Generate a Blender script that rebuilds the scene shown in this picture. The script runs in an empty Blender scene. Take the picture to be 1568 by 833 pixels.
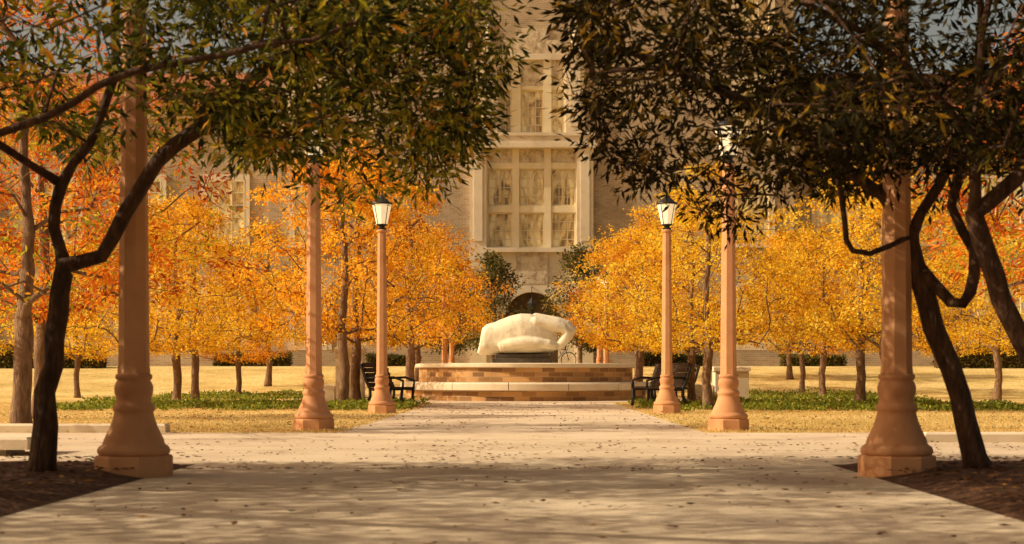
import bpy, math, numpy as np
from mathutils import Vector, noise
rng=np.random.default_rng(7)
scene=bpy.context.scene
scene.view_settings.view_transform='Standard'
try: scene.view_settings.look='None'
except Exception: pass
scene.view_settings.exposure=0

# ---------------------------------------------------------------- materials
def nmat(name):
    m=bpy.data.materials.new(name); m.use_nodes=True
    nt=m.node_tree; b=nt.nodes['Principled BSDF']
    return m,nt,b
def N(nt,t,**k):
    n=nt.nodes.new(t)
    for a,v in k.items(): setattr(n,a,v)
    return n
def ramp(nt,fac,stops):
    r=N(nt,'ShaderNodeValToRGB'); e=r.color_ramp.elements
    e[0].position=stops[0][0]; e[0].color=(*stops[0][1],1)
    e[1].position=stops[-1][0]; e[1].color=(*stops[-1][1],1)
    for p,c in stops[1:-1]:
        q=e.new(p); q.color=(*c,1)
    nt.links.new(fac,r.inputs[0]); return r
def noisy(name,stops,scale=3.0,rough=0.85,bump=0.3,bscale=40.0,bdist=0.01,detail=8,spec=0.3,stretch=None):
    m,nt,b=nmat(name); L=nt.links.new
    tc=N(nt,'ShaderNodeTexCoord'); src=tc.outputs['Object']
    if stretch:
        mp=N(nt,'ShaderNodeMapping'); mp.inputs['Scale'].default_value=stretch
        L(src,mp.inputs[0]); src=mp.outputs[0]
    n=N(nt,'ShaderNodeTexNoise'); n.inputs['Scale'].default_value=scale; n.inputs['Detail'].default_value=detail
    n.inputs['Roughness'].default_value=0.65
    L(src,n.inputs['Vector'])
    r=ramp(nt,n.outputs[0],stops); L(r.outputs[0],b.inputs['Base Color'])
    b.inputs['Roughness'].default_value=rough
    b.inputs['Specular IOR Level'].default_value=spec
    n2=N(nt,'ShaderNodeTexNoise'); n2.inputs['Scale'].default_value=bscale; n2.inputs['Detail'].default_value=6
    L(src,n2.inputs['Vector'])
    bp=N(nt,'ShaderNodeBump'); bp.inputs['Strength'].default_value=bump; bp.inputs['Distance'].default_value=bdist
    L(n2.outputs[0],bp.inputs['Height']); L(bp.outputs[0],b.inputs['Normal'])
    return m
def leafmat(name,stops,trans=0.4,rough=0.65,spec=0.2,tint=None):
    m,nt,b=nmat(name); L=nt.links.new
    a=N(nt,'ShaderNodeAttribute'); a.attribute_name='rnd'
    r=ramp(nt,a.outputs['Fac'],stops); col=r.outputs[0]
    if tint:   # whole-tree colour variation
        oi=N(nt,'ShaderNodeObjectInfo'); r2=ramp(nt,oi.outputs['Random'],tint)
        mm=N(nt,'ShaderNodeMix',data_type='RGBA',blend_type='MULTIPLY'); mm.inputs[0].default_value=1
        L(col,mm.inputs[6]); L(r2.outputs[0],mm.inputs[7]); col=mm.outputs[2]
    L(col,b.inputs['Base Color']); b.inputs['Roughness'].default_value=rough
    b.inputs['Specular IOR Level'].default_value=spec
    t=N(nt,'ShaderNodeBsdfTranslucent'); L(col,t.inputs[0])
    mx=N(nt,'ShaderNodeMixShader'); mx.inputs[0].default_value=trans
    L(b.outputs[0],mx.inputs[1]); L(t.outputs[0],mx.inputs[2])
    L(mx.outputs[0],nt.nodes['Material Output'].inputs[0])
    return m
def brickmat(name,cyl=False,scale=1.0,cols=((.48,.37,.25),(.35,.26,.17),(.5,.42,.31)),bw=0.3,rh=0.1,ms=0.012):
    m,nt,b=nmat(name); L=nt.links.new
    tc=N(nt,'ShaderNodeTexCoord'); sp=N(nt,'ShaderNodeSeparateXYZ'); L(tc.outputs['Object'],sp.inputs[0])
    cb=N(nt,'ShaderNodeCombineXYZ')
    if cyl:
        at=N(nt,'ShaderNodeMath',operation='ARCTAN2'); L(sp.outputs[1],at.inputs[0]); L(sp.outputs[0],at.inputs[1])
        mu=N(nt,'ShaderNodeMath',operation='MULTIPLY'); L(at.outputs[0],mu.inputs[0]); mu.inputs[1].default_value=3.5
        L(mu.outputs[0],cb.inputs[0])
    else:
        ad=N(nt,'ShaderNodeMath',operation='ADD'); L(sp.outputs[0],ad.inputs[0]); L(sp.outputs[1],ad.inputs[1]); L(ad.outputs[0],cb.inputs[0])
    L(sp.outputs[2],cb.inputs[1])
    br=N(nt,'ShaderNodeTexBrick'); L(cb.outputs[0],br.inputs['Vector'])
    br.inputs['Scale'].default_value=scale; br.inputs['Brick Width'].default_value=bw; br.inputs['Row Height'].default_value=rh
    br.inputs['Mortar Size'].default_value=ms; br.inputs['Mortar Smooth'].default_value=0.3
    br.inputs['Color1'].default_value=(*cols[0],1); br.inputs['Color2'].default_value=(*cols[1],1); br.inputs['Mortar'].default_value=(*cols[2],1)
    n=N(nt,'ShaderNodeTexNoise'); n.inputs['Scale'].default_value=0.6; n.inputs['Detail'].default_value=8; L(tc.outputs['Object'],n.inputs['Vector'])
    r=ramp(nt,n.outputs[0],[(0.3,(.7,.68,.66)),(0.7,(1.15,1.12,1.1))])
    mx=N(nt,'ShaderNodeMix',data_type='RGBA',blend_type='MULTIPLY'); mx.inputs[0].default_value=1
    L(br.outputs[0],mx.inputs[6]); L(r.outputs[0],mx.inputs[7]); L(mx.outputs[2],b.inputs['Base Color'])
    b.inputs['Roughness'].default_value=0.9
    bp=N(nt,'ShaderNodeBump'); bp.inputs['Strength'].default_value=0.5; bp.inputs['Distance'].default_value=0.01; bp.invert=True
    L(br.outputs['Fac'],bp.inputs['Height']); L(bp.outputs[0],b.inputs['Normal'])
    return m

M={}
M['post']=noisy('cast_stone_post',[(0.25,(.42,.18,.078)),(0.5,(.58,.28,.13)),(0.8,(.68,.36,.18))],scale=2.2,rough=.75,bump=.25,bscale=90,bdist=.004)
M['iron']=noisy('dark_iron',[(0.3,(.012,.011,.01)),(0.7,(.03,.025,.02))],rough=.45,bump=.1,spec=.5)
M['stone']=noisy('limestone_trim',[(0.25,(.52,.43,.31)),(0.5,(.68,.58,.44)),(0.8,(.77,.67,.52))],scale=.9,bump=.3,bscale=14,bdist=.02)
M['carv']=noisy('carved_limestone',[(0.35,(.34,.25,.16)),(0.5,(.56,.46,.33)),(0.7,(.7,.6,.45))],scale=3.5,bump=.6,bscale=4,bdist=.06)
M['frame']=noisy('window_frame_paint',[(0.3,(.66,.56,.37)),(0.7,(.78,.67,.47))],scale=2,bump=.1)
M['coping']=noisy('fountain_coping_stone',[(0.25,(.54,.44,.31)),(0.5,(.7,.58,.42)),(0.8,(.78,.67,.5))],scale=1.6,bump=.3,bscale=30)
M['statue']=noisy('carved_pale_stone',[(0.25,(.52,.43,.3)),(0.45,(.74,.65,.49)),(0.8,(.82,.74,.57))],scale=3.0,bump=.6,bscale=16,bdist=.02)
M['plinth']=noisy('dark_granite',[(0.3,(.05,.04,.03)),(0.7,(.12,.095,.07))],scale=8,rough=.5)
M['brick']=brickmat('tan_brick_wall')
M['fbrick']=brickmat('fountain_brick',cyl=True,cols=((.66,.38,.15),(.2,.095,.038),(.5,.36,.2)),bw=0.4,rh=0.1367,ms=.008)
M['roof']=noisy('red_tile_roof',[(0.3,(.22,.07,.035)),(0.7,(.36,.13,.06))],scale=4,bump=.6,bscale=12,bdist=.05)
M['door']=noisy('wood_door',[(0.3,(.07,.042,.024)),(0.7,(.16,.1,.055))],scale=4)
M['wood']=noisy('dark_bench_wood',[(0.3,(.025,.014,.008)),(0.7,(.06,.033,.018))],scale=6,stretch=(8,1,8))
M['bark_dark']=noisy('dark_bark',[(0.3,(.022,.01,.006)),(0.5,(.065,.03,.015)),(0.75,(.15,.075,.038))],scale=6,bump=1,bscale=14,bdist=.03,stretch=(3,3,.8))
M['bark']=noisy('bark',[(0.3,(.085,.048,.025)),(0.5,(.19,.11,.06)),(0.75,(.32,.2,.11))],scale=6,bump=1,bscale=16,bdist=.02,stretch=(3,3,.8))
M['mulch']=noisy('mulch_soil',[(0.3,(.028,.012,.006)),(0.5,(.09,.038,.018)),(0.72,(.22,.1,.045))],scale=14,bump=1,bscale=30,bdist=.04,rough=1)
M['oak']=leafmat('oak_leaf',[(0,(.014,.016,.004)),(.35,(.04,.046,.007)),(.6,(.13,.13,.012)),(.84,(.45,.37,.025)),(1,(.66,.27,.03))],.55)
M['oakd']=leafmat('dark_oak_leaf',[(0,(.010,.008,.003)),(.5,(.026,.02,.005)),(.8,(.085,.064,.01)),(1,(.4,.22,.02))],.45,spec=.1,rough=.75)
M['gold']=leafmat('golden_leaf',[(0,(.48,.2,.014)),(.3,(.84,.44,.018)),(.7,(.97,.64,.03)),(1,(.97,.78,.12))],.55,
   tint=[(0,(.86,.6,.6)),(.22,(1,.8,.75)),(.45,(1,.97,.95)),(.7,(1,1.02,1)),(.88,(.88,1,1.1)),(1,(.97,.88,.8))])
M['red']=leafmat('red_orange_leaf',[(0,(.3,.05,.008)),(.3,(.66,.14,.012)),(.65,(.85,.28,.02)),(.85,(.85,.5,.03)),(1,(.4,.38,.03))],.55)
M['green']=leafmat('groundcover_leaf',[(0,(.07,.1,.012)),(.6,(.24,.28,.03)),(1,(.5,.45,.06))],.4)
M['ever']=leafmat('evergreen_leaf',[(0,(.03,.03,.009)),(.6,(.14,.125,.026)),(1,(.4,.29,.07))],.4)
M['dead']=leafmat('fallen_leaf',[(0,(.05,.02,.008)),(.5,(.16,.07,.025)),(.85,(.3,.14,.04)),(1,(.5,.24,.05))],.1)
M['blade']=leafmat('dry_grass_blade',[(0,(.46,.3,.1)),(.6,(.8,.58,.23)),(1,(.5,.42,.12))],.45)

m,nt,b=nmat('frosted_lantern_glass'); b.inputs['Base Color'].default_value=(.85,.76,.58,1); b.inputs['Roughness'].default_value=.9; b.inputs['Specular IOR Level'].default_value=.1
b.inputs['Emission Color'].default_value=(1,.78,.45,1); b.inputs['Emission Strength'].default_value=.5  # emission stands in for sunlight on the frosted glass
M['glass']=m
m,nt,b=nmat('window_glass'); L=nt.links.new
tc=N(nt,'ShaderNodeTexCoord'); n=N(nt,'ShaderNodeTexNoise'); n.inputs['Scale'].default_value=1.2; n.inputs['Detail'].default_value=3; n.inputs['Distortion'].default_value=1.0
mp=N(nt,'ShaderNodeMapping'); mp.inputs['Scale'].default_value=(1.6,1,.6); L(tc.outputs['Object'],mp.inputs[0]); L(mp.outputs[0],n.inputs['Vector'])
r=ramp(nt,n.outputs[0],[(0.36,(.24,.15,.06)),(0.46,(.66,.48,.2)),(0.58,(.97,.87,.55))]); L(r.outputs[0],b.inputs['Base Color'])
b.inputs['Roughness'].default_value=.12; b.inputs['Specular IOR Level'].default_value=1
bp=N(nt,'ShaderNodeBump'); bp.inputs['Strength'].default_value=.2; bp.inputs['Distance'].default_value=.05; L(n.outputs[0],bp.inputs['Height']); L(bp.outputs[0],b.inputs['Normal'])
M['win']=m

m,nt,b=nmat('concrete_paving'); L=nt.links.new
tc=N(nt,'ShaderNodeTexCoord'); mp=N(nt,'ShaderNodeMapping'); mp.inputs['Location'].default_value=(150,.7,0); L(tc.outputs['Object'],mp.inputs[0])
n=N(nt,'ShaderNodeTexNoise'); n.inputs['Scale'].default_value=.8; n.inputs['Detail'].default_value=10; n.inputs['Roughness'].default_value=.7; L(tc.outputs['Object'],n.inputs['Vector'])
r=ramp(nt,n.outputs[0],[(.28,(.48,.355,.24)),(.5,(.72,.57,.41)),(.75,(.82,.68,.51))])
br=N(nt,'ShaderNodeTexBrick'); br.offset=0; L(mp.outputs[0],br.inputs['Vector'])
br.inputs['Scale'].default_value=1; br.inputs['Brick Width'].default_value=400; br.inputs['Row Height'].default_value=2.4; br.inputs['Mortar Size'].default_value=.009
br.inputs['Color1'].default_value=(1,1,1,1); br.inputs['Color2'].default_value=(.85,.84,.82,1); br.inputs['Mortar'].default_value=(.4,.35,.28,1)
n3=N(nt,'ShaderNodeTexNoise'); n3.inputs['Scale'].default_value=60; n3.inputs['Detail'].default_value=4; L(tc.outputs['Object'],n3.inputs['Vector'])
r3=ramp(nt,n3.outputs[0],[(.3,(.82,.8,.78)),(.6,(1.04,1.04,1.04))])
x1=N(nt,'ShaderNodeMix',data_type='RGBA',blend_type='MULTIPLY'); x1.inputs[0].default_value=1; L(r.outputs[0],x1.inputs[6]); L(br.outputs[0],x1.inputs[7])
x2=N(nt,'ShaderNodeMix',data_type='RGBA',blend_type='MULTIPLY'); x2.inputs[0].default_value=1; L(x1.outputs[2],x2.inputs[6]); L(r3.outputs[0],x2.inputs[7])
L(x2.outputs[2],b.inputs['Base Color']); b.inputs['Roughness'].default_value=.8; b.inputs['Specular IOR Level'].default_value=.25
bp=N(nt,'ShaderNodeBump'); bp.inputs['Strength'].default_value=.3; bp.inputs['Distance'].default_value=.006; L(n3.outputs[0],bp.inputs['Height']); L(bp.outputs[0],b.inputs['Normal'])
M['conc']=m
m,nt,b=nmat('dry_lawn'); L=nt.links.new
tc=N(nt,'ShaderNodeTexCoord')
n=N(nt,'ShaderNodeTexNoise'); n.inputs['Scale'].default_value=.35; n.inputs['Detail'].default_value=10; n.inputs['Roughness'].default_value=.7; L(tc.outputs['Object'],n.inputs['Vector'])
r=ramp(nt,n.outputs[0],[(.3,(.44,.34,.1)),(.45,(.7,.5,.19)),(.62,(.9,.68,.31))])
n3=N(nt,'ShaderNodeTexNoise'); n3.inputs['Scale'].default_value=9; n3.inputs['Detail'].default_value=10; n3.inputs['Roughness'].default_value=.75; L(tc.outputs['Object'],n3.inputs['Vector'])
r3=ramp(nt,n3.outputs[0],[(.35,(.5,.45,.35)),(.6,(1.08,1.08,1.08))])
x1=N(nt,'ShaderNodeMix',data_type='RGBA',blend_type='MULTIPLY'); x1.inputs[0].default_value=1; L(r.outputs[0],x1.inputs[6]); L(r3.outputs[0],x1.inputs[7])
L(x1.outputs[2],b.inputs['Base Color']); b.inputs['Roughness'].default_value=1; b.inputs['Specular IOR Level'].default_value=.05
bp=N(nt,'ShaderNodeBump'); bp.inputs['Strength'].default_value=.8; bp.inputs['Distance'].default_value=.04; L(n3.outputs[0],bp.inputs['Height']); L(bp.outputs[0],b.inputs['Normal'])
M['lawn']=m

# ---------------------------------------------------------------- mesh builder
class MB:
    def __init__(s): s.v=[];s.f=[];s.m=[];s.mats=[];s.sm=[]
    def mi(s,k):
        if k not in s.mats: s.mats.append(k)
        return s.mats.index(k)
    def add(s,vs,fs,k,smooth=False):
        o=len(s.v); s.v+= [tuple(v) for v in vs]; i=s.mi(k)
        for f in fs: s.f.append(tuple(a+o for a in f)); s.m.append(i); s.sm.append(smooth)
    def box(s,x0,x1,y0,y1,z0,z1,k,c=0.0):
        if c>0:
            vs=[(x0,y0,z0),(x1,y0,z0),(x1,y1,z0),(x0,y1,z0),(x0,y0,z1-c),(x1,y0,z1-c),(x1,y1,z1-c),(x0,y1,z1-c),(x0+c,y0+c,z1),(x1-c,y0+c,z1),(x1-c,y1-c,z1),(x0+c,y1-c,z1)]
            fs=[(3,2,1,0),(8,9,10,11)]+[(i,(i+1)%4,4+(i+1)%4,4+i) for i in range(4)]+[(4+i,4+(i+1)%4,8+(i+1)%4,8+i) for i in range(4)]
            s.add(vs,fs,k); return
        vs=[(x0,y0,z0),(x1,y0,z0),(x1,y1,z0),(x0,y1,z0),(x0,y0,z1),(x1,y0,z1),(x1,y1,z1),(x0,y1,z1)]
        s.add(vs,[(3,2,1,0),(4,5,6,7),(0,1,5,4),(1,2,6,5),(2,3,7,6),(3,0,4,7)],k)
    def lathe(s,prof,seg,k,cx=0,cy=0,rot=0,smooth=False):
        vs=[];n=len(prof)
        for r,z in prof:
            for i in range(seg):
                a=rot+2*math.pi*i/seg; vs.append((cx+r*math.cos(a),cy+r*math.sin(a),z))
        fs=[(j*seg+i,j*seg+(i+1)%seg,(j+1)*seg+(i+1)%seg,(j+1)*seg+i) for j in range(n-1) for i in range(seg)]
        fs.append(tuple(reversed(range(seg)))); fs.append(tuple(range((n-1)*seg,n*seg)))
        s.add(vs,fs,k,smooth)
    def tube(s,pts,rad,seg,k,smooth=True,wob=0):
        pts=[Vector(p) for p in pts]; n=len(pts); vs=[]
        t=(pts[1]-pts[0]).normalized(); u=t.orthogonal().normalized()
        for j in range(n):
            if j==0: t=(pts[1]-pts[0])
            elif j==n-1: t=pts[-1]-pts[-2]
            else: t=pts[j+1]-pts[j-1]
            t=t.normalized() if t.length>1e-9 else Vector((0,0,1))
            u=(u-t*u.dot(t)); u=u.normalized() if u.length>1e-6 else t.orthogonal().normalized()
            w=t.cross(u)
            for i in range(seg):
                a=2*math.pi*i/seg; r=rad[j]
                if wob: r*=1+wob*noise.noise(Vector((math.cos(a)*1.5,math.sin(a)*1.5,pts[j].z*2.2+pts[j].x)))
                vs.append(pts[j]+(u*math.cos(a)+w*math.sin(a))*r)
        fs=[(j*seg+i,j*seg+(i+1)%seg,(j+1)*seg+(i+1)%seg,(j+1)*seg+i) for j in range(n-1) for i in range(seg)]
        fs.append(tuple(reversed(range(seg)))); fs.append(tuple(range((n-1)*seg,n*seg)))
        s.add(vs,fs,k,smooth)
    def obj(s,name,loc=(0,0,0),parent=None):
        me=bpy.data.meshes.new(name); me.from_pydata(s.v,[],s.f)
        for k in s.mats: me.materials.append(M[k])
        me.polygons.foreach_set('material_index',s.m); me.polygons.foreach_set('use_smooth',s.sm)
        me.update(); o=bpy.data.objects.new(name,me); o.location=loc
        scene.collection.objects.link(o)
        if parent: o.parent=parent
        return o

def nrm(a): return a/np.maximum(np.linalg.norm(a,axis=1,keepdims=True),1e-9)
def leaf_arrays(c,d,L,W,fold=.15):
    n=len(c); d=nrm(d); r=nrm(rng.normal(size=(n,3))); s=nrm(np.cross(d,r)); u=np.cross(s,d)
    L=L[:,None];W=W[:,None]
    v=np.empty((n,4,3)); v[:,0]=c; v[:,2]=c+d*L
    v[:,1]=c+d*L*.45+s*W*.5+u*W*fold; v[:,3]=c+d*L*.45-s*W*.5+u*W*fold
    return v
def leaf_mesh(name,mb,v,rnd,matkey):
    nv0=len(mb.v); n=len(v)
    verts=np.concatenate([np.array(mb.v,dtype=np.float64).reshape(-1,3),v.reshape(-1,3)])
    base=nv0+np.arange(n)*4
    tris=np.stack([base,base+1,base+2,base,base+2,base+3],1).reshape(-1)
    loops=[i for f in mb.f for i in f]; sizes=[len(f) for f in mb.f]
    allloops=np.concatenate([np.array(loops,dtype=np.int32),tris.astype(np.int32)])
    sz=np.concatenate([np.array(sizes,dtype=np.int32),np.full(2*n,3,dtype=np.int32)])
    st=np.concatenate([[0],np.cumsum(sz)[:-1]]).astype(np.int32)
    me=bpy.data.meshes.new(name)
    me.vertices.add(len(verts)); me.vertices.foreach_set('co',verts.reshape(-1))
    me.loops.add(len(allloops)); me.loops.foreach_set('vertex_index',allloops)
    me.polygons.add(len(sz)); me.polygons.foreach_set('loop_start',st)
    for k in mb.mats: me.materials.append(M[k])
    me.materials.append(M[matkey]); li=len(mb.mats)
    me.polygons.foreach_set('material_index',np.concatenate([np.array(mb.m,dtype=np.int32),np.full(2*n,li,dtype=np.int32)]).astype(np.int32))
    me.polygons.foreach_set('use_smooth',np.concatenate([np.array(mb.sm,dtype=bool),np.zeros(2*n,dtype=bool)]))
    at=me.attributes.new('rnd','FLOAT','FACE')
    at.data.foreach_set('value',np.concatenate([np.zeros(len(mb.f)),np.repeat(np.clip(rnd,0,1),2)]).astype(np.float32))
    me.update(calc_edges=True); me.validate()
    return me
def put(name,me,loc=(0,0,0),rot=0,sc=1):
    o=bpy.data.objects.new(name,me); o.location=loc; o.rotation_euler=(0,0,rot)
    o.scale=(sc,sc,sc) if not isinstance(sc,tuple) else sc
    scene.collection.objects.link(o); return o

def tree_mesh(name,polys,targets,bark,leafk,nleaf,sig,Ls,Ws,rroot,rtip=.004,up=.8,droop=.3,step=.22,cvar=.5,flare=True,bias=.45):
    P=[];par=[]
    for pi,pl in enumerate(polys):
        pl=[np.array(p,float) for p in pl]
        if pi==0: P.append(pl[0]);par.append(-1);cur=0
        else:
            A=np.array(P); cur=int(np.argmin(np.linalg.norm(A-pl[0],axis=1)))
        pts=[P[cur]]+pl[1:]
        for j in range(len(pts)-1):
            p0=pts[max(j-1,0)];p1=pts[j];p2=pts[j+1];p3=pts[min(j+2,len(pts)-1)]
            k=max(2,int(np.linalg.norm(p2-p1)/.16))
            for q in range(1,k+1):
                t=q/k
                x=.5*((2*p1)+(-p0+p2)*t+(2*p0-5*p1+4*p2-p3)*t*t+(-p0+3*p1-3*p2+p3)*t**3)
                x=x+rng.normal(size=3)*.008
                P.append(x);par.append(cur);cur=len(P)-1
    ntr=len(P); A=np.array(P)
    attach_min=polys[0][-1][2]*.95 if len(polys)>1 else polys[0][0][2]+1.4
    T=np.array(targets); dd=np.array([np.min(np.linalg.norm(A-t,axis=1)) for t in T]); T=T[np.argsort(dd)]
    cap=ntr+len(T)*30; arr=np.zeros((cap,3)); arr[:ntr]=A; cnt=ntr; ok=np.zeros(cap,bool); ok[:ntr]=A[:,2]>=attach_min
    ends=[]
    for t in T:
        a=arr[:cnt]; df=t-a; h=np.hypot(df[:,0],df[:,1]); dist=np.linalg.norm(df,axis=1)
        cost=dist+up*np.maximum(0,a[:,2]-(t[2]-.35*h)); cost=np.where(ok[:cnt],cost,1e9)
        i=int(np.argmin(cost)); D=dist[i]; k=max(1,int(D/step)); cur=i
        lift=min(.25,D*.15)
        for q in range(1,k+1):
            s_=q/k; x=arr[i]+(t-arr[i])*s_; x=x+np.array([0,0,lift*math.sin(math.pi*s_)])+ (rng.normal(size=3)*.035 if q<k else 0)
            arr[cnt]=x; ok[cnt]=True; P.append(x); par.append(cur); cur=cnt; cnt+=1
            if cnt>=cap-1: break
        ends.append(cur)
        if cnt>=cap-40: break
    n=cnt; ch=[[] for _ in range(n)]; w=np.zeros(n)
    for i in range(n):
        if par[i]>=0: ch[par[i]].append(i)
    for i in range(n-1,-1,-1):
        if not ch[i]: w[i]+=1
        if par[i]>=0: w[par[i]]+=w[i]
    e=math.log(max(w[0],2))/math.log(rroot/rtip); R=rtip*w**(1/e)
    mb=MB(); stack=[(0,[0])]
    while stack:
        s0,chain=stack.pop(); cur=s0
        while ch[cur]:
            cs=sorted(ch[cur],key=lambda c:-w[c])
            for c in cs[1:]: stack.append((c,[cur,c]))
            cur=cs[0]; chain.append(cur)
        if len(chain)<2: continue
        pts=[arr[i] for i in chain]; rad=[R[i] for i in chain]
        if chain[0]!=0: rad[0]=min(rad[0],rad[1]*1.4)
        elif flare:
            for j in range(min(4,len(rad))): rad[j]*=1+.55*(1-j/4)**2
        seg=10 if rad[0]>.04 else (6 if rad[0]>.012 else 4)
        mb.tube(pts,rad,seg,bark,wob=.25 if rad[0]>.04 else 0)
    E=arr[ends]; dirs=E-arr[[par[i] for i in ends]]
    m=len(E); idx=np.repeat(np.arange(m),nleaf)
    keep=rng.uniform(size=len(idx))<np.repeat(rng.uniform(.45,1.1,m),nleaf); idx=idx[keep]; q=len(idx)
    off=rng.normal(size=(q,3))*np.array(sig)
    c=E[idx]+off*.6-nrm(dirs)[idx]*rng.uniform(0,.25,size=(q,1))*np.linalg.norm(sig)
    d=nrm(off)+rng.normal(size=off.shape)*.45+np.array([0,0,-droop])+nrm(dirs)[idx]*.35
    L=rng.uniform(*Ls,size=q); W=rng.uniform(*Ws,size=q)
    cl=rng.normal(size=m)*.16*cvar*2
    rn=bias+cl[idx]+rng.normal(size=q)*.2
    return leaf_mesh(name,mb,leaf_arrays(c,d,L,W),rn,leafk)

def gz(y):
    t=min(max((y-46)/20,0),1); return 1.15*t*t*(3-2*t)

# ---------------------------------------------------------------- ground
mb=MB(); ys=[-60,-20,0,20,40]+[46+i for i in range(0,22)]+[90,150,400,900]; xs=[-700,-200,-60,-20,0,20,60,200,700]
vs=[(x,y,gz(y)) for y in ys for x in xs]; nx=len(xs)
fs=[(j*nx+i,j*nx+i+1,(j+1)*nx+i+1,(j+1)*nx+i) for j in range(len(ys)-1) for i in range(nx-1)]
mb.add(vs,fs,'lawn'); mb.obj('ground')
mb=MB()
def sheet(mb,x0,x1,y0,y1,k,z=.004):
    mb.add([(x0,y0,z),(x1,y0,z),(x1,y1,z),(x0,y1,z)],[(0,1,2,3)],k)
PL,PR=-2.67,2.46
sheet(mb,PL,PR,-12,11.5,'conc'); sheet(mb,-45,45,11.5,17.9,'conc'); sheet(mb,-2.38,2.25,17.9,37.6,'conc')
mb.obj('concrete_path')
mb=MB(); mb.lathe([(5.6,-.02),(5.6,.010)],64,'conc'); mb.obj('fountain_plaza_paving',(0,43,0))
for nm,x0,x1 in (('mulch_bed',-9,PL-.004),('mulch_bed',PR+.004,9)):
    mb=MB(); nx,ny=70,70; vs=[]
    for j in range(ny+1):
        for i in range(nx+1):
            x=x0+(x1-x0)*i/nx; y=-2+13.48*j/ny
            e=min(abs(x-x0),abs(x1-x),abs(y+2),abs(11.48-y)); z=.006+min(e*.15,.05)+max(0,noise.noise(Vector((x*2.5,y*2.5,3)))*.035+noise.noise(Vector((x*9,y*9,1)))*.02)*min(1,e*4)
            vs.append((x,y,z))
    fs=[(j*(nx+1)+i,j*(nx+1)+i+1,(j+1)*(nx+1)+i+1,(j+1)*(nx+1)+i) for j in range(ny) for i in range(nx)]
    mb.add(vs,fs,'mulch',True); mb.obj(nm)
for a in ((-9,-4.55,17.95,18.2,.11),(4.3,9.5,15.3,15.55,.11)):
    mb=MB(); mb.box(a[0],a[1],a[2],a[3],0,a[4],'coping',.02); mb.obj('stone_kerb')
mb=MB(); mb.box(-6.6,-4.45,12.7,13.5,.06,.17,'coping',.02); mb.box(-6.4,-4.7,12.85,13.35,0,.06,'stone'); mb.obj('stone_slab_bench')

# ---------------------------------------------------------------- lamp posts
def lamp_mesh():
    mb=MB(); q=math.pi/8
    mb.lathe([(.275,0),(.275,.14),(.26,.155)],8,'post',rot=q)
    mb.lathe([(.24,.155),(.252,.17),(.256,.19),(.248,.212),(.226,.228),(.215,.24),(.212,.262),(.195,.3),(.17,.35),(.152,.4),(.141,.44),(.137,.465),(.145,.475),(.149,.495),(.14,.515),(.124,.53),(.122,.56),(.135,.6),(.137,.64),(.127,.672),(.115,.69),(.127,.7),(.131,.715),(.127,.73),(.11,.742)],24,'post',rot=q,smooth=True)
    mb.lathe([(.116,.742),(.110,.8),(.103,1.6),(.093,2.6),(.083,3.46)],8,'post',rot=q)
    mb.lathe([(.083,3.46),(.1,3.48),(.104,3.5),(.09,3.52)],16,'post')
    mb.lathe([(.08,3.52),(.085,3.55),(.05,3.575),(.06,3.59),(.11,3.61),(.112,3.625)],12,'iron')
    mb.lathe([(.105,3.627),(.185,4.0)],8,'glass',rot=0)
    for i in range(4):
        a=math.pi/4+math.pi/2*i; c,s=math.cos(a),math.sin(a)
        mb.tube([(c*.107,s*.107,3.625),(c*.187,s*.187,4.01)],[.009,.009],4,'iron')
    mb.lathe([(.188,4.0),(.205,4.01),(.205,4.025),(.16,4.05),(.125,4.085),(.1,4.11),(.07,4.13),(.06,4.165),(.03,4.19),(.016,4.21),(.024,4.235),(.012,4.255),(.003,4.3)],16,'iron',smooth=True)
    for i in range(8):
        a=q+math.pi/4*i; c,s=math.cos(a),math.sin(a)
        mb.tube([(c*.195,s*.195,4.015),(c*.21,s*.21,4.05),(c*.2,s*.2,4.075)],[.01,.008,.003],4,'iron')
    return mb.obj('street_lamp')
first=lamp_mesh(); first.location=(-2.81,10.2,0)
for x,y in ((2.66,10.2),(-2.80,18.8),(2.68,18.8),(-2.76,27.3),(2.71,27.3),(-2.83,49.5),(2.8,49.5),(-3.0,57.8),(3.0,57.8)):
    put('street_lamp',first.data,(x,y,gz(y)))

# ---------------------------------------------------------------- fountain
root=bpy.data.objects.new('brick_fountain',None); root.location=(0,43,0); scene.collection.objects.link(root)
mb=MB(); mb.lathe([(3.62,0),(3.62,.3)],96,'fbrick',smooth=False); mb.obj('lower_wall',parent=root)
mb=MB()
for i in range(14):
    a0=2*math.pi*i/14+.1; a1=a0+2*math.pi/14-.006; k=7; vs=[]
    for j in range(k+1):
        a=a0+(a1-a0)*j/k
        for r,z in ((3.1,.3),(3.76,.3),(3.78,.32),(3.78,.48),(3.73,.53),(3.1,.53)): vs.append((r*math.cos(a),r*math.sin(a),z))
    fs=[(j*6+i2,j*6+(i2+1)%6,(j+1)*6+(i2+1)%6,(j+1)*6+i2) for j in range(k) for i2 in range(6)]+[tuple(reversed(range(6))),tuple(range(k*6,k*6+6))]
    fs=[tuple(reversed(f)) for f in fs]
    mb.add(vs,fs,'coping')
mb.obj('lower_coping',parent=root)
mb=MB(); mb.lathe([(3.22,.53),(3.22,.94)],96,'fbrick'); mb.obj('upper_wall',parent=root)
mb=MB(); mb.lathe([(3.24,.94),(3.31,.95),(3.33,.97),(3.33,1.05),(3.29,1.075),(0.5,1.08)],96,'coping'); mb.obj('upper_coping',parent=root)
mb=MB(); mb.box(-1.0,.78,-.6,.6,1.08,1.24,'plinth',.02); mb.box(-.9,.68,-.5,.5,1.24,1.36,'plinth',.02); mb.obj('pedestal',parent=root)

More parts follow.
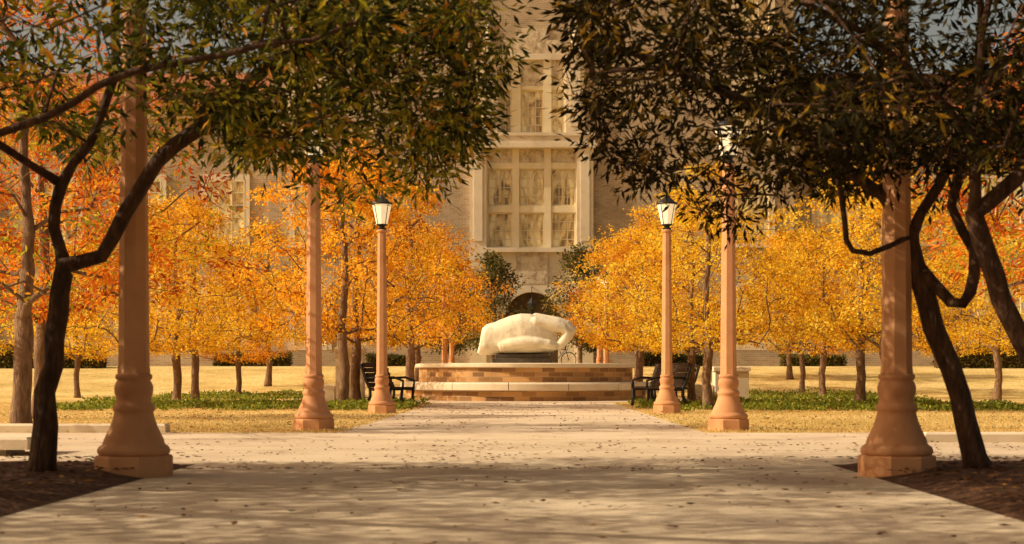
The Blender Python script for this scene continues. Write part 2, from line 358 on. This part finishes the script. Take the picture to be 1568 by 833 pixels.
# statue: large carved hand, wrist to the left, fingers folding over on the right
mb=MB()
st=[(-1.40,1.42,1.86,.38),(-1.36,1.36,2.16,.5),(-1.22,1.34,2.28,.56),(-.95,1.35,2.32,.6),(-.72,1.36,2.42,.65),(-.45,1.36,2.53,.7),(-.15,1.36,2.6,.74),(.15,1.37,2.58,.74),(.45,1.38,2.48,.7),(.72,1.42,2.32,.62),(.95,1.5,2.16,.5)]
seg=32; vs=[]
for x,z0,z1,hd in st:
    for i in range(seg):
        a=2*math.pi*i/seg; ca,sa=math.cos(a),math.sin(a); p=.7
        vs.append((x+ (0.06*sa if x<-1 else 0),math.copysign(abs(ca)**p,ca)*hd,(z0+z1)/2+math.copysign(abs(sa)**p,sa)*(z1-z0)/2))
n=len(st)
fs=[(j*seg+i,j*seg+(i+1)%seg,(j+1)*seg+(i+1)%seg,(j+1)*seg+i) for j in range(n-1) for i in range(seg)]+[tuple(reversed(range(seg))),tuple(range((n-1)*seg,n*seg))]
mb.add(vs,fs,'statue',True)
for k,(yy,ln,dz) in enumerate(((-.56,.92,-.12),(-.2,1.0,-.02),(.18,1.02,.0),(.54,.94,-.08))):
    mb.tube([(.0,yy*.9,2.38+dz),(.3,yy,2.45+dz),(.65*ln,yy,2.40+dz),(1.0*ln,yy,2.32+dz),(1.24*ln,yy*.97,2.25+dz),(1.36*ln,yy*.97,2.12+dz),(1.27*ln,yy*.95,1.92+dz),(1.1*ln,yy*.93,1.74+dz),(.8*ln,yy*.88,1.58)],[.1,.17,.165,.175,.165,.16,.15,.14,.13],14,'statue')
mb.tube([(-.75,-.46,1.62),(-.4,-.58,1.68),(0,-.68,1.72),(.35,-.74,1.7),(.68,-.7,1.64),(.92,-.6,1.6)],[.2,.2,.17,.15,.15,.11],14,'statue')
o=mb.obj('hand_sculpture',parent=root)
md=o.modifiers.new('r','REMESH'); md.mode='VOXEL'; md.voxel_size=.025; md.use_smooth_shade=True
md=o.modifiers.new('s','SMOOTH'); md.factor=.5; md.iterations=4
tx=bpy.data.textures.new('chisel','CLOUDS'); tx.noise_scale=.6
md=o.modifiers.new('d','DISPLACE'); md.texture=tx; md.strength=.05; md.texture_coords='LOCAL'

# ---------------------------------------------------------------- benches and stone blocks
def bench():
    mb=MB()
    for i in range(4): mb.box(-.05+i*.12,.05+i*.12,-.9,.9,.42,.455,'wood')
    for i in range(5):
        z=.46+i*.112; x=-.10-i*.04; mb.box(x-.015,x+.02,-.9,.9,z,z+.104,'wood')
    for y in (-.93,-.0,.93):
        mb.tube([(.42,y,0),(.38,y,.2),(.4,y,.42)],[.04]*3,6,'iron'); mb.tube([(-.22,y,0),(-.08,y,.25),(-.08,y,.42),(-.17,y,.6),(-.3,y,.98)],[.04]*5,6,'iron')
        mb.tube([(-.1,y,.41),(.42,y,.41)],[.035]*2,6,'iron'); mb.tube([(-.18,y,.66),(.2,y,.68),(.42,y,.6),(.41,y,.42)],[.03]*4,6,'iron')
    return mb.obj('park_bench')
b0=bench(); b0.location=(-3.25,33.0,0); b0.rotation_euler=(0,0,-.2)
put('park_bench',b0.data,(3.2,33,0),math.pi+.3); put('park_bench',b0.data,(3.55,35.6,0),math.pi+.5)
for x0,x1,y,h,lx0,lx1 in ((-4.6,-3.95,34.4,1.4,-5.0,-4.64),(4.8,5.65,36,.95,4.25,4.76)):
    mb=MB(); mb.box(x0,x1,y,y+.6,0,h-.12,'coping'); mb.box(x0-.04,x1+.04,y-.04,y+.64,h-.12,h,'coping',.02)
    mb.box(lx0,lx1,y+.1,y+.5,0,.5,'coping',.02); mb.obj('stone_pier')

mb=MB(); 
for cx in (-.5,.5):
    pts=[(cx+.33*math.cos(a),0,.34+.33*math.sin(a)) for a in np.linspace(0,2*math.pi,21)]; mb.tube(pts,[.022]*21,6,'iron')
    for a in np.linspace(0,math.pi,6)[:-1]: mb.tube([(cx+.32*math.cos(a),0,.34+.32*math.sin(a)),(cx-.32*math.cos(a),0,.34-.32*math.sin(a))],[.004]*2,3,'iron')
for p in (((-.5,0,.34),(-.05,0,.3),(.38,0,.8),(-.18,0,.82),(-.05,0,.3)),((-.5,0,.34),(-.18,0,.82),(-.2,0,.95)),((.5,0,.34),(.38,0,.8),(.36,0,1.0),(.42,-.25,1.02))):
    for a_,b_ in zip(p[:-1],p[1:]): mb.tube([a_,b_],[.018]*2,6,'iron')
mb.tube([(-.3,0,.96),(-.08,0,.97)],[.05,.025],8,'iron'); mb.obj('bicycle',(1.4,63,gz(63)))

# ---------------------------------------------------------------- building
B=bpy.data.objects.new('brick_university_building',None); scene.collection.objects.link(B)
Y=72; G=1.1
wall=MB(); trim=MB(); carv=MB(); win=MB(); fr=MB(); roof=MB()
def window(x0,x1,z0,z1,cols=3,rows=4,yy=Y+.28):
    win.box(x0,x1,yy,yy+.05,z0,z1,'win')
    f=.07; y0,y1=yy-.1,yy-.002
    fr.box(x0,x0+f,y0,y1,z0,z1,'frame'); fr.box(x1-f,x1,y0,y1,z0,z1,'frame')
    fr.box(x0+f,x1-f,y0,y1,z0,z0+f,'frame'); fr.box(x0+f,x1-f,y0,y1,z1-f,z1,'frame')
    for i in range(1,cols):
        x=x0+(x1-x0)*i/cols; fr.box(x-.02,x+.02,y0+.04,y1-.003,z0+f,z1-f,'frame')
    for j in range(1,rows):
        z=z0+(z1-z0)*j/rows; fr.box(x0+f,x1-f,y0+.055,y1-.006,z-.02,z+.02,'frame')
for x0,x1 in ((-13,-2.81),(3.41,13.6)): wall.box(x0,x1,Y,Y+12,G-.3,30,'brick')
wall.box(-2.81,-2.38,Y+.03,Y+1,12.98,17.4,'brick'); wall.box(2.98,3.41,Y+.03,Y+1,12.98,17.4,'brick')
wall.box(-2.81,3.41,Y+.03,Y+1,17.4,30,'brick')
wall.box(-2.81,3.41,Y+.5,Y+1,G-.3,17.4,'brick')
for x0,x1 in ((-2.81,-1.98),(2.58,3.41)):
    trim.box(x0,x1,Y-.3,Y+.5,G-.3,12.2,'stone'); 
    trim.box(x0+.2,x1-.2,Y-.36,Y-.302,7.5,11.9,'stone')
for x0,x1 in ((-2.38,-1.42),(2.02,2.98)):
    trim.box(x0,x1,Y-.25,Y+.5,12.96,16.9,'stone'); trim.box(x0-.06,x1+.06,Y-.34,Y+.5,16.9,17.15,'stone')
    trim.box(x0+.22,x1-.22,Y-.31,Y-.252,13.3,16.6,'stone')
    xc=(x0+x1)/2; trim.lathe([(.34,17.15),(.3,17.5),(.16,17.7),(.2,17.85),(.1,18.2),(.14,18.35),(.02,18.9)],8,'stone',cx=xc,cy=Y)
trim.box(-3.0,3.6,Y-.45,Y+.5,12.2,12.42,'stone'); trim.box(-2.9,3.5,Y-.36,Y+.5,12.42,12.8,'stone'); trim.box(-3.0,3.6,Y-.42,Y+.5,12.8,12.96,'stone')
cols=((-1.92,-.69),(-.33,.93),(1.28,2.52)); mull=((-1.98,-1.92),(-.69,-.33),(.93,1.28),(2.52,2.58))
for x0,x1 in mull: trim.box(x0,x1,Y+.02,Y+.5,7.17,12.2,'frame')
for x0,x1 in cols:
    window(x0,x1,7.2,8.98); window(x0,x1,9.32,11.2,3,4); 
    trim.box(x0,x1,Y+.05,Y+.5,8.98,9.32,'frame'); trim.box(x0,x1,Y+.05,Y+.5,11.2,11.5,'frame')
    carv.box(x0,x1,Y+.1,Y+.5,11.5,12.2,'carv')
    xm=(x0+x1)/2
    for s in (-1,1):
        c=xm+s*(x1-x0)/4; fr.tube([(c-.27,Y+.14,9.5),(c-.27,Y+.14,10.6),(c-.2,Y+.14,10.9),(c,Y+.14,11.1),(c+.2,Y+.14,10.9),(c+.27,Y+.14,10.6),(c+.27,Y+.14,9.5)],[.03]*7,5,'frame')
cu=((-1.32,-.73),(-.26,.89),(1.3,1.92))
for x0,x1 in cu: 
    window(x0,x1,13.0,15.2,3 if x1-x0>1 else 2,5); trim.box(x0,x1,Y+.06,Y+.5,15.2,15.4,'frame'); carv.box(x0,x1,Y+.1,Y+.5,15.4,16.7,'carv')
for x0,x1 in ((-1.42,-1.32),(-.73,-.26),(.89,1.3),(1.92,2.02)): trim.box(x0,x1,Y,Y+.5,12.96,16.7,'frame')
trim.box(-1.42,2.02,Y-.1,Y+.5,16.7,17.0,'stone'); carv.box(-1.2,1.8,Y-.05,Y+.4,17.0,17.7,'carv'); carv.box(-.5,1.1,Y-.05,Y+.4,17.7,18.3,'carv')
trim.box(-1.98,2.58,Y-.35,Y+.5,6.95,7.17,'stone')
carv.box(-.5,1.1,Y-.12,Y+.5,5.35,6.95,'carv'); trim.box(-1.98,-.5,Y-.02,Y+.5,5.35,6.95,'stone'); trim.box(1.1,2.58,Y-.02,Y+.5,5.35,6.95,'stone')
W=1.35; cx=.3; zs=3.6
pr=[(cx+W*math.cos(a),zs+W*math.sin(a)) for a in np.linspace(0,math.pi,17)]
vs=[];fs=[]
for (x,z) in pr: vs+= [(x,Y-.1,z),(x,Y-.1,5.35),(x,Y+.45,z)]
for i in range(16): fs+=[(i*3,i*3+1,(i+1)*3+1,(i+1)*3),(i*3,(i+1)*3,(i+1)*3+2,i*3+2)]
trim.add(vs,fs,'stone'); trim.box(-1.98,cx-W,Y-.1,Y+.5,G-.3,5.35,'stone'); trim.box(cx+W,2.58,Y-.1,Y+.5,G-.3,5.35,'stone')
dr=MB(); dr.box(cx-W,cx+W,Y+.42,Y+.48,G-.2,5.0,'door'); 
for x in (cx-.7,cx,cx+.7): dr.box(x-.05,x+.05,Y+.36,Y+.418,G,4.9,'door')
dr.obj('door',parent=B)
ln=MB(); ln.tube([(cx,Y-.3,5.2),(cx,Y-.3,4.6)],[.02]*2,5,'iron'); ln.lathe([(.02,3.7),(.12,3.8),(.22,4.3),(.24,4.35),(.08,4.55),(.02,4.65)],8,'iron',cx=cx,cy=Y-.3); ln.tube([(cx,Y,5.2),(cx,Y-.3,5.2)],[.03]*2,5,'iron'); ln.obj('hanging_lantern',parent=B)
def stonewin(xc,z0,z1,w,y):
    trim.box(xc-w/2-.25,xc-w/2,y-.12,y+.1,z0-.2,z1+.3,'stone'); trim.box(xc+w/2,xc+w/2+.25,y-.12,y+.1,z0-.2,z1+.3,'stone')
    trim.box(xc-w/2,xc+w/2,y-.12,y+.1,z1,z1+.3,'stone'); trim.box(xc-w/2,xc+w/2,y-.16,y+.1,z0-.2,z0,'stone')
    window(xc-w/2,xc+w/2,z0,z1,3,5,y-.03)
for xc in (-10.9,11.5):
    for z in (2.2,7.4,12.8,18,23): stonewin(xc,z,z+2.9,1.7,Y)
for s in (-1,1):
    x0,x1=(-48,-13) if s<0 else (13.6,48)
    wall.box(x0,x1,Y+1.5,Y+13,G-.3,14,'brick'); trim.box(x0,x1,Y+1.3,Y+13.1,14,14.5,'stone')
    trim.box(x0,x1,Y+1.38,Y+1.498,G-.3,G+.7,'stone'); 
    roof.add([(x0,Y+.9,14.5),(x1,Y+.9,14.5),(x1,Y+7,17.5),(x0,Y+7,17.5),(x1,Y+13.4,14.5),(x0,Y+13.4,14.5)],[(0,1,2,3),(3,2,4,5),(1,4,2),(0,3,5)],'roof')
    for i in range(8):
        xc=x0+2.4+i*4.3
        for z in (2.4,7.6): stonewin(xc,z,z+3.2,2.0,Y+1.5)
trim.box(-13.2,13.8,Y-.2,Y+12.2,30,30.6,'stone')
wall.obj('walls',parent=B); trim.obj('stone_trim',parent=B); carv.obj('carved_panels',parent=B); win.obj('windows',parent=B); fr.obj('window_frames',parent=B); roof.obj('roof',parent=B)
mb=MB(); 
for s in (-1,1): mb.box(min(s*3.6,s*26),max(s*3.6,s*26),68.8,69.2,1.0,1.9,'brick')
mb.obj('low_brick_wall')

# ---------------------------------------------------------------- oaks (foreground)
lc=np.array([(-9,2.3),(-3.7,2.45),(-2.78,2.5),(-1.86,2.25),(-1.49,2.03),(-1.12,2.22),(-.7,2.15),(-.42,2.38),(-.25,2.75),(-.1,3.3)])
rc=np.array([(.2,3.6),(.35,3.1),(.5,2.6),(.65,2.4),(.8,2.15),(1.19,2.2),(1.61,1.83),(2.07,2.03),(2.55,2.0),(3.0,1.98),(3.57,2.05),(9,2.15)])
def canopy(cont,x0,x1,y0,y1,ztop,n,thr,seed,power=1.3,thin=.1,zlift=0):
    out=[]
    while len(out)<n:
        x=rng.uniform(x0,x1); y=rng.uniform(y0,y1); zb=np.interp(x,cont[:,0],cont[:,1])+.06+zlift
        xc,yc=(x0+x1)/2,(y0+y1)/2; e=1-max(abs(x-xc)/((x1-x0)/2),abs(y-yc)/((y1-y0)/2))
        top=zb+(ztop-zb)*min(1,.35+e*1.6); z=zb+(top-zb)*rng.uniform()**power
        if noise.noise(Vector((x*1.5+seed,y*1.2,z*2.2)))<thr+(thin if (x<-1.9 and z<3.3) else 0): continue
        out.append((x,y,z))
    return out
t1=canopy(lc,-5.0,-.14,8.4,11.8,4.6,600,.03,11,thin=.14)
t1+=canopy(lc,-2.3,-.3,9.0,11.4,3.9,280,-.08,15,power=1.0)
t1+=canopy(lc,-4.6,-.3,9.0,12.0,5.2,320,-.3,19,power=1.0,thin=0,zlift=1.25)  # high crown above the view, added to shade the right near post
polys=[[(-3.37,9.9,0),(-3.33,9.9,.61),(-3.26,9.95,1.3),(-3.24,10,1.5)],
 [(-3.24,10,1.5),(-3.3,10,1.76),(-3.26,10,2.08),(-3.08,10,2.35),(-2.87,9.9,2.77),(-2.82,9.8,3.37),(-2.7,9.8,4)],
 [(-3.24,10,1.5),(-3.0,10,1.57),(-2.82,10,1.85),(-2.59,10,2.22),(-2.18,10.1,2.58),(-1.77,10.1,2.95),(-1.3,10.2,3.09),(-.6,10.3,3.2)],
 [(-3.28,10,2.0),(-3.6,9.8,2.3),(-4.0,9.6,2.6),(-4.5,9.5,2.9)]]
me=tree_mesh('oak',polys,t1,'bark_dark','oak',27,(.16,.16,.11),(.07,.12),(.02,.034),.07,.003,up=.5,bias=.52)
put('oak_tree',me)
t2=canopy(np.array([(-10,2.5),(-5,2.35),(-2.9,2.3),(-1.9,2.45),(-1,2.65),(0,2.9)]),-9,-.9,2.4,9.4,5.2,1150,-.03,31,thin=.1)
polys=[[(-5.6,7.6,0),(-5.4,7.6,.8),(-5.1,7.7,1.4)],
 [(-5.1,7.7,1.4),(-4.2,7.8,1.8),(-2.95,8,2.08),(-2.4,8,2.36),(-1.85,8,2.5),(-1.19,8,2.62)],
 [(-5.1,7.7,1.4),(-5.2,7,2.2),(-5.6,6.4,3),(-6,6,4)],[(-5.1,7.7,1.4),(-4.6,6.6,2.2),(-4,5.6,3.0),(-3.6,5,3.8)],[(-5.1,7.7,1.4),(-6,7.9,2.2),(-7.2,8,3.2)]]
me=tree_mesh('oak',polys,t2,'bark_dark','oak',28,(.17,.17,.12),(.08,.13),(.024,.04),.09,.003,up=.5,bias=.5)
put('oak_tree',me)
t3=canopy(rc,0.3,5.6,8.4,11.8,4.8,1150,-.12,51)
polys=[[(3.25,10.2,0),(3.11,10.2,.6),(2.93,10.2,1.08),(2.79,10.2,1.54),(2.76,10.2,1.73)],
 [(2.76,10.2,1.73),(2.55,10.2,2.01),(2.22,10.2,2.29),(1.76,10.1,2.57),(1.15,10,2.85),(.68,10,3.0)],
 [(2.76,10.2,1.73),(2.97,10.2,2.1),(3.16,10.2,2.48),(3.25,10.2,3.1),(3.3,10.2,3.9)],
 [(2.76,10.2,1.73),(2.55,10,1.62),(2.3,10,1.6),(2.24,10,1.8),(2.2,10,2.1)],
 [(2.78,10.2,1.56),(3.0,10,1.24),(3.13,10,1.3),(3.16,10,1.6),(3.0,10,1.9),(3.1,10,2.3)]]
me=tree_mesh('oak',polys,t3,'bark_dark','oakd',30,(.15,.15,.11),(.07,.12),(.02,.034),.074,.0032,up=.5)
put('oak_tree',me)
t4=canopy(rc,0.9,7,6.8,9.6,4.6,650,-.05,77)
polys=[[(3.75,9,0),(3.45,9,.5),(3.15,9,.91),(2.95,9,1.35),(2.83,9,1.74)],[(2.83,9,1.74),(2.84,9,2.2),(2.87,9,2.69),(2.95,9,3.4)],
 [(2.83,9,1.74),(3.1,9,1.98),(3.4,8.9,2.4),(4,8.6,3)],[(2.85,9,2.2),(2.4,8.8,2.6),(1.8,8.5,2.9),(1.2,8.3,3.1)]]
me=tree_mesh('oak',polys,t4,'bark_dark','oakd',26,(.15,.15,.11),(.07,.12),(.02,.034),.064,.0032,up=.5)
put('oak_tree',me)
shade_t5=canopy(np.array([(-20,2.2),(0,2.2)]),-14.5,-6.4,1.5,11.4,5.8,900,-.05,91,thin=0)  # oak out of view, added to shade the foreground
shade_t5+=canopy(np.array([(-20,1.9),(0,1.9)]),-7.6,-4.9,8.4,11.0,4.8,240,-.2,95,thin=0,power=1)  # unseen low boughs, added to shade the left near post
polys=[[(-10.4,8,0),(-10.3,8,1.6)],[(-10.3,8,1.6),(-9.4,8.3,2.6),(-8.6,8.8,3.6)],[(-10.3,8,1.6),(-11.2,7.4,2.8),(-12,7,3.8)],[(-10.3,8,1.6),(-10.2,7,2.6),(-10,6,3.8)],[(-10.3,8,1.6),(-8.6,9,2.0),(-7,9.6,2.4)]]
me=tree_mesh('oak',polys,shade_t5,'bark_dark','oak',20,(.24,.24,.17),(.12,.19),(.05,.08),.12,.004,up=.5)
put('oak_tree',me)

# ---------------------------------------------------------------- golden trees
def crown(n,zb,zt,R,seed,thr=-.05):
    out=[]
    while len(out)<n:
        t=rng.uniform()**1.15; z=zb+(zt-zb)*t
        prof=min(1,(t+.03)/.16)**.5*(1-max(0,t-.3)/.78)**.75 if t<1 else 0
        a=rng.uniform(0,2*math.pi)
        r=R*prof*(1+.5*noise.noise(Vector((math.cos(a)*1.2+seed,math.sin(a)*1.2,z*1.1))))*rng.uniform(.12,1)**.5*(1.15 if rng.uniform()<.1 else 1)
        x,y=r*math.cos(a),r*math.sin(a)
        if noise.noise(Vector((x*1.1+seed,y*1.1,z*2.0)))<thr: continue
        out.append((x,y,z))
    return out
G_=[]
for k in range(5):
    tg=crown(340,1.5,5.3+.15*(k%4),2.5,5.7*k+2,.02)
    polys=[[(0,0,0),(.03,.02,.8),(-.02,0,1.6),(.05,.03,2.6),(-.04,.02,3.6),(0,0,4.5)]]
    G_.append(tree_mesh('golden',polys,tg,'bark','gold',44 if k<4 else 22,(.21,.21,.11) if k<4 else (.17,.17,.1),(.055,.1),(.035,.06),.1,.005 if k<4 else .0075,up=.9,droop=.4,step=.3,cvar=.8 if k<4 else 1.1,bias=.5 if k<4 else .35))
rows=[(-3.96,30.8),(-3.95,33.2),(-3.7,45.6),(-4.0,50),(-4.2,55),(-8.7,31.5),(-8.6,35),(-9.3,40),(-9.5,47),(-9.6,53),(-13.5,38),(-14.5,46),
      (3.85,30),(3.85,33),(3.7,46),(4.0,50.5),(4.4,56),(7.45,29.5),(7.9,33.6),(9.2,44),(9.7,50),(10.4,56),(13.6,41),(14.5,48)]
spec={3:4,9:4,14:1,20:4}
for i,(x,y) in enumerate(rows):
    s=float(rng.uniform(.88,1.12)); 
    if i in (2,14): s=1.15
    put('golden_tree',G_[spec.get(i,(i*3+i//5)%4)],(x,y,gz(y)-.01),rng.uniform(0,6.28),(s,s,s*float(rng.uniform(.9,1.08))))
for (x,y,R,zt,sd) in ((-6.6,18.6,2.9,6.0,3.3),(6.75,17.6,1.7,5.4,8.1),(-8.2,24,2.4,5.6,14)):
    tg=crown(330,1.75,zt,R,sd,.02)
    polys=[[(0,0,0),(.02,0,.8),(.04,.02,1.6),(.1,0,2.6),(0,.1,3.6),(0,0,zt-1)]]
    me=tree_mesh('redtree',polys,tg,'bark','red',40,(.2,.2,.14),(.08,.13),(.028,.045),.12,.004,up=.9,step=.28,cvar=1,bias=.55)
    put('red_autumn_tree',me,(x,y,0))
for k,(x,y,R,zt) in enumerate(((2.5,65,1.8,5.4),(-1.5,66,1.7,5.2),(-3.6,68,1.6,5.2))):
    tg=crown(190,.9,zt,R,20+k*7,-.02)
    me=tree_mesh('evergreen',[[(0,0,0),(0,0,1),(.05,0,2.4),(0,0,zt-1.5)]],tg,'bark','ever',36,(.32,.32,.22),(.12,.2),(.06,.1),.1,.01,up=.8,step=.4)
    put('evergreen_oak_tree',me,(x,y,gz(y)))

# ---------------------------------------------------------------- hedges, ground cover
def leafbox(name,x0,x1,y0,y1,z0,z1,n,mk,L,W,core=True):
    mb=MB()
    if core: mb.box(x0+.1,x1-.1,y0+.1,y1-.1,z0,z1-.1,'mulch')
    c=np.stack([rng.uniform(x0,x1,n),rng.uniform(y0,y1,n),rng.uniform(z0,z1,n)],1)
    f=rng.integers(0,3,n); c[f==0,1]=y0+rng.uniform(-.05,.08,(f==0).sum()); c[f==1,2]=z1+rng.uniform(-.12,.05,(f==1).sum())
    c[:,2]+=np.array([noise.noise(Vector((p[0]*.8,p[1],7)))*.2 for p in c])*(c[:,2]>z0+.2)
    me=leaf_mesh(name,mb,leaf_arrays(c,rng.normal(size=(n,3)),rng.uniform(*L,n),rng.uniform(*W,n)),.45+rng.normal(size=n)*.28,mk)
    return put(name,me)
for x0,x1,y,h in ((-27,-18.5,62,.85),(-14.5,-11,66,.5),(-7.5,-5,66.5,.5),(18,27,62,.9),(5.5,8.5,66.5,.55),(12,15,66.5,.5)):
    leafbox('hedge',x0,x1,y,y+1.2,gz(y)-.05,gz(y)+h,int(1500*(x1-x0)),'ever',(.08,.14),(.05,.08))
def patch(name,x0,x1,y0,y1,n,seed,h=.16):
    c=[];
    while len(c)<n:
        x=rng.uniform(x0,x1);y=rng.uniform(y0,y1); q=noise.noise(Vector((x*.7+seed,y*.45,0)))+.3*noise.noise(Vector((x*3,y*3,seed)))
        ex=min(x-x0,x1-x)/1.0; 
        if q+min(ex,.4)-.2<0: continue
        c.append((x,y,gz(y)+rng.uniform(.0,h*(.5+max(0,q)*1.4))))
    c=np.array(c); d=rng.normal(size=(n,3)); d[:,2]=abs(d[:,2])
    me=leaf_mesh(name,MB(),leaf_arrays(c,d,rng.uniform(.05,.1,n),rng.uniform(.035,.07,n)),.45+rng.normal(size=n)*.25,'green'); put(name,me)
patch('ground_cover_plants',-10.8,-2.45,29,36.5,13000,3)
patch('ground_cover_plants',2.45,10.5,28.5,36.5,13000,9)
patch('ground_cover_plants',-11.5,-6,42,50,5000,13); patch('ground_cover_plants',6,12,42,50,5000,17)

n=90000; x=rng.uniform(2.3,15,n)*rng.choice([-1,1],n); y=17.95+ (rng.uniform(0,1,n)**1.6)*20
c=np.stack([x,y,np.full(n,0.0)],1)
d=rng.normal(size=(n,3))*.45; d[:,2]=1
me=leaf_mesh('g',MB(),leaf_arrays(c,d,rng.uniform(.02,.055,n),rng.uniform(.006,.014,n)),.4+rng.normal(size=n)*.25,'blade'); put('lawn_grass',me)
def fallen(n,xr,yf,z,L,W):
    c=np.stack([rng.uniform(*xr,n),yf(n),np.full(n,z)],1); d=rng.normal(size=(n,3)); d[:,2]=rng.normal(size=n)*.12
    return c,d,rng.uniform(*L,n),rng.uniform(*W,n)
# wind-drifted litter: keep leaves where a noise field is high
def drift(t,thr):
    c,d,L,W=t; k=np.array([noise.noise(Vector((p[0]*.9,p[1]*1.6,4)))>thr for p in c]) | (rng.uniform(size=len(c))<.18)
    return c[k],d[k],L[k],W[k]
parts=[drift(fallen(620,(-2.7,2.5),lambda n:rng.uniform(5,12,n),.012,(.03,.075),(.015,.04)),.05),
 drift(fallen(3600,(-7,7),lambda n:np.clip(rng.normal(13.2,1.7,n),10.8,17.8),.012,(.03,.065),(.014,.035)),.05),
 fallen(5000,(-9,-2.72),lambda n:rng.uniform(4.5,11.4,n),.07,(.04,.08),(.02,.045)),
 fallen(5000,(2.52,9),lambda n:rng.uniform(4.5,11.4,n),.07,(.04,.08),(.02,.045)),
 fallen(2500,(-12,12),lambda n:rng.uniform(18,36,n),.03,(.04,.08),(.03,.05))]
c,d,L_,W_=[np.concatenate([p[i] for p in parts]) for i in range(4)]
v=leaf_arrays(c,d,L_,W_); v[:,:,2]=c[:,None,2]+ (v[:,:,2]-c[:,None,2])*.35+.008
v[:,:,2]=np.maximum(v[:,:,2],.009)
put('fallen_leaves',leaf_mesh('fl',MB(),v,.35+rng.normal(size=len(c))*.28,'dead'))

# ---------------------------------------------------------------- light, camera
el=math.radians(33); az=math.radians(261)
sv=Vector((math.sin(az)*math.cos(el),math.cos(az)*math.cos(el),math.sin(el)))
sd=bpy.data.lights.new('sun','SUN'); sd.energy=5; sd.angle=math.radians(.5); sd.color=(1,.87,.62)
so=bpy.data.objects.new('sun',sd); so.rotation_euler=sv.to_track_quat('Z','Y').to_euler(); so.location=(-20,-10,20); scene.collection.objects.link(so)
w=bpy.data.worlds.new('World'); scene.world=w; w.use_nodes=True; nt=w.node_tree
sk=nt.nodes.new('ShaderNodeTexSky'); sk.sky_type='NISHITA'; sk.sun_disc=False; sk.sun_elevation=el; sk.sun_rotation=az; sk.dust_density=5; sk.ozone_density=.5
mx=nt.nodes.new('ShaderNodeMix'); mx.data_type='RGBA'; mx.blend_type='MULTIPLY'; mx.inputs[0].default_value=1; mx.inputs[7].default_value=(1,.76,.51,1)
nt.links.new(sk.outputs[0],mx.inputs[6]); nt.links.new(mx.outputs[2],nt.nodes['Background'].inputs[0]); nt.nodes['Background'].inputs[1].default_value=.14
cd=bpy.data.cameras.new('camera'); cd.lens=50; cd.sensor_width=36; cd.clip_end=2000; cd.shift_x=-.0134; cd.shift_y=.101
cd.dof.use_dof=True; cd.dof.focus_distance=28; cd.dof.aperture_fstop=3.2
co=bpy.data.objects.new('camera',cd); co.location=(0,0,.725); co.rotation_euler=(math.pi/2,0,0); scene.collection.objects.link(co); scene.camera=co
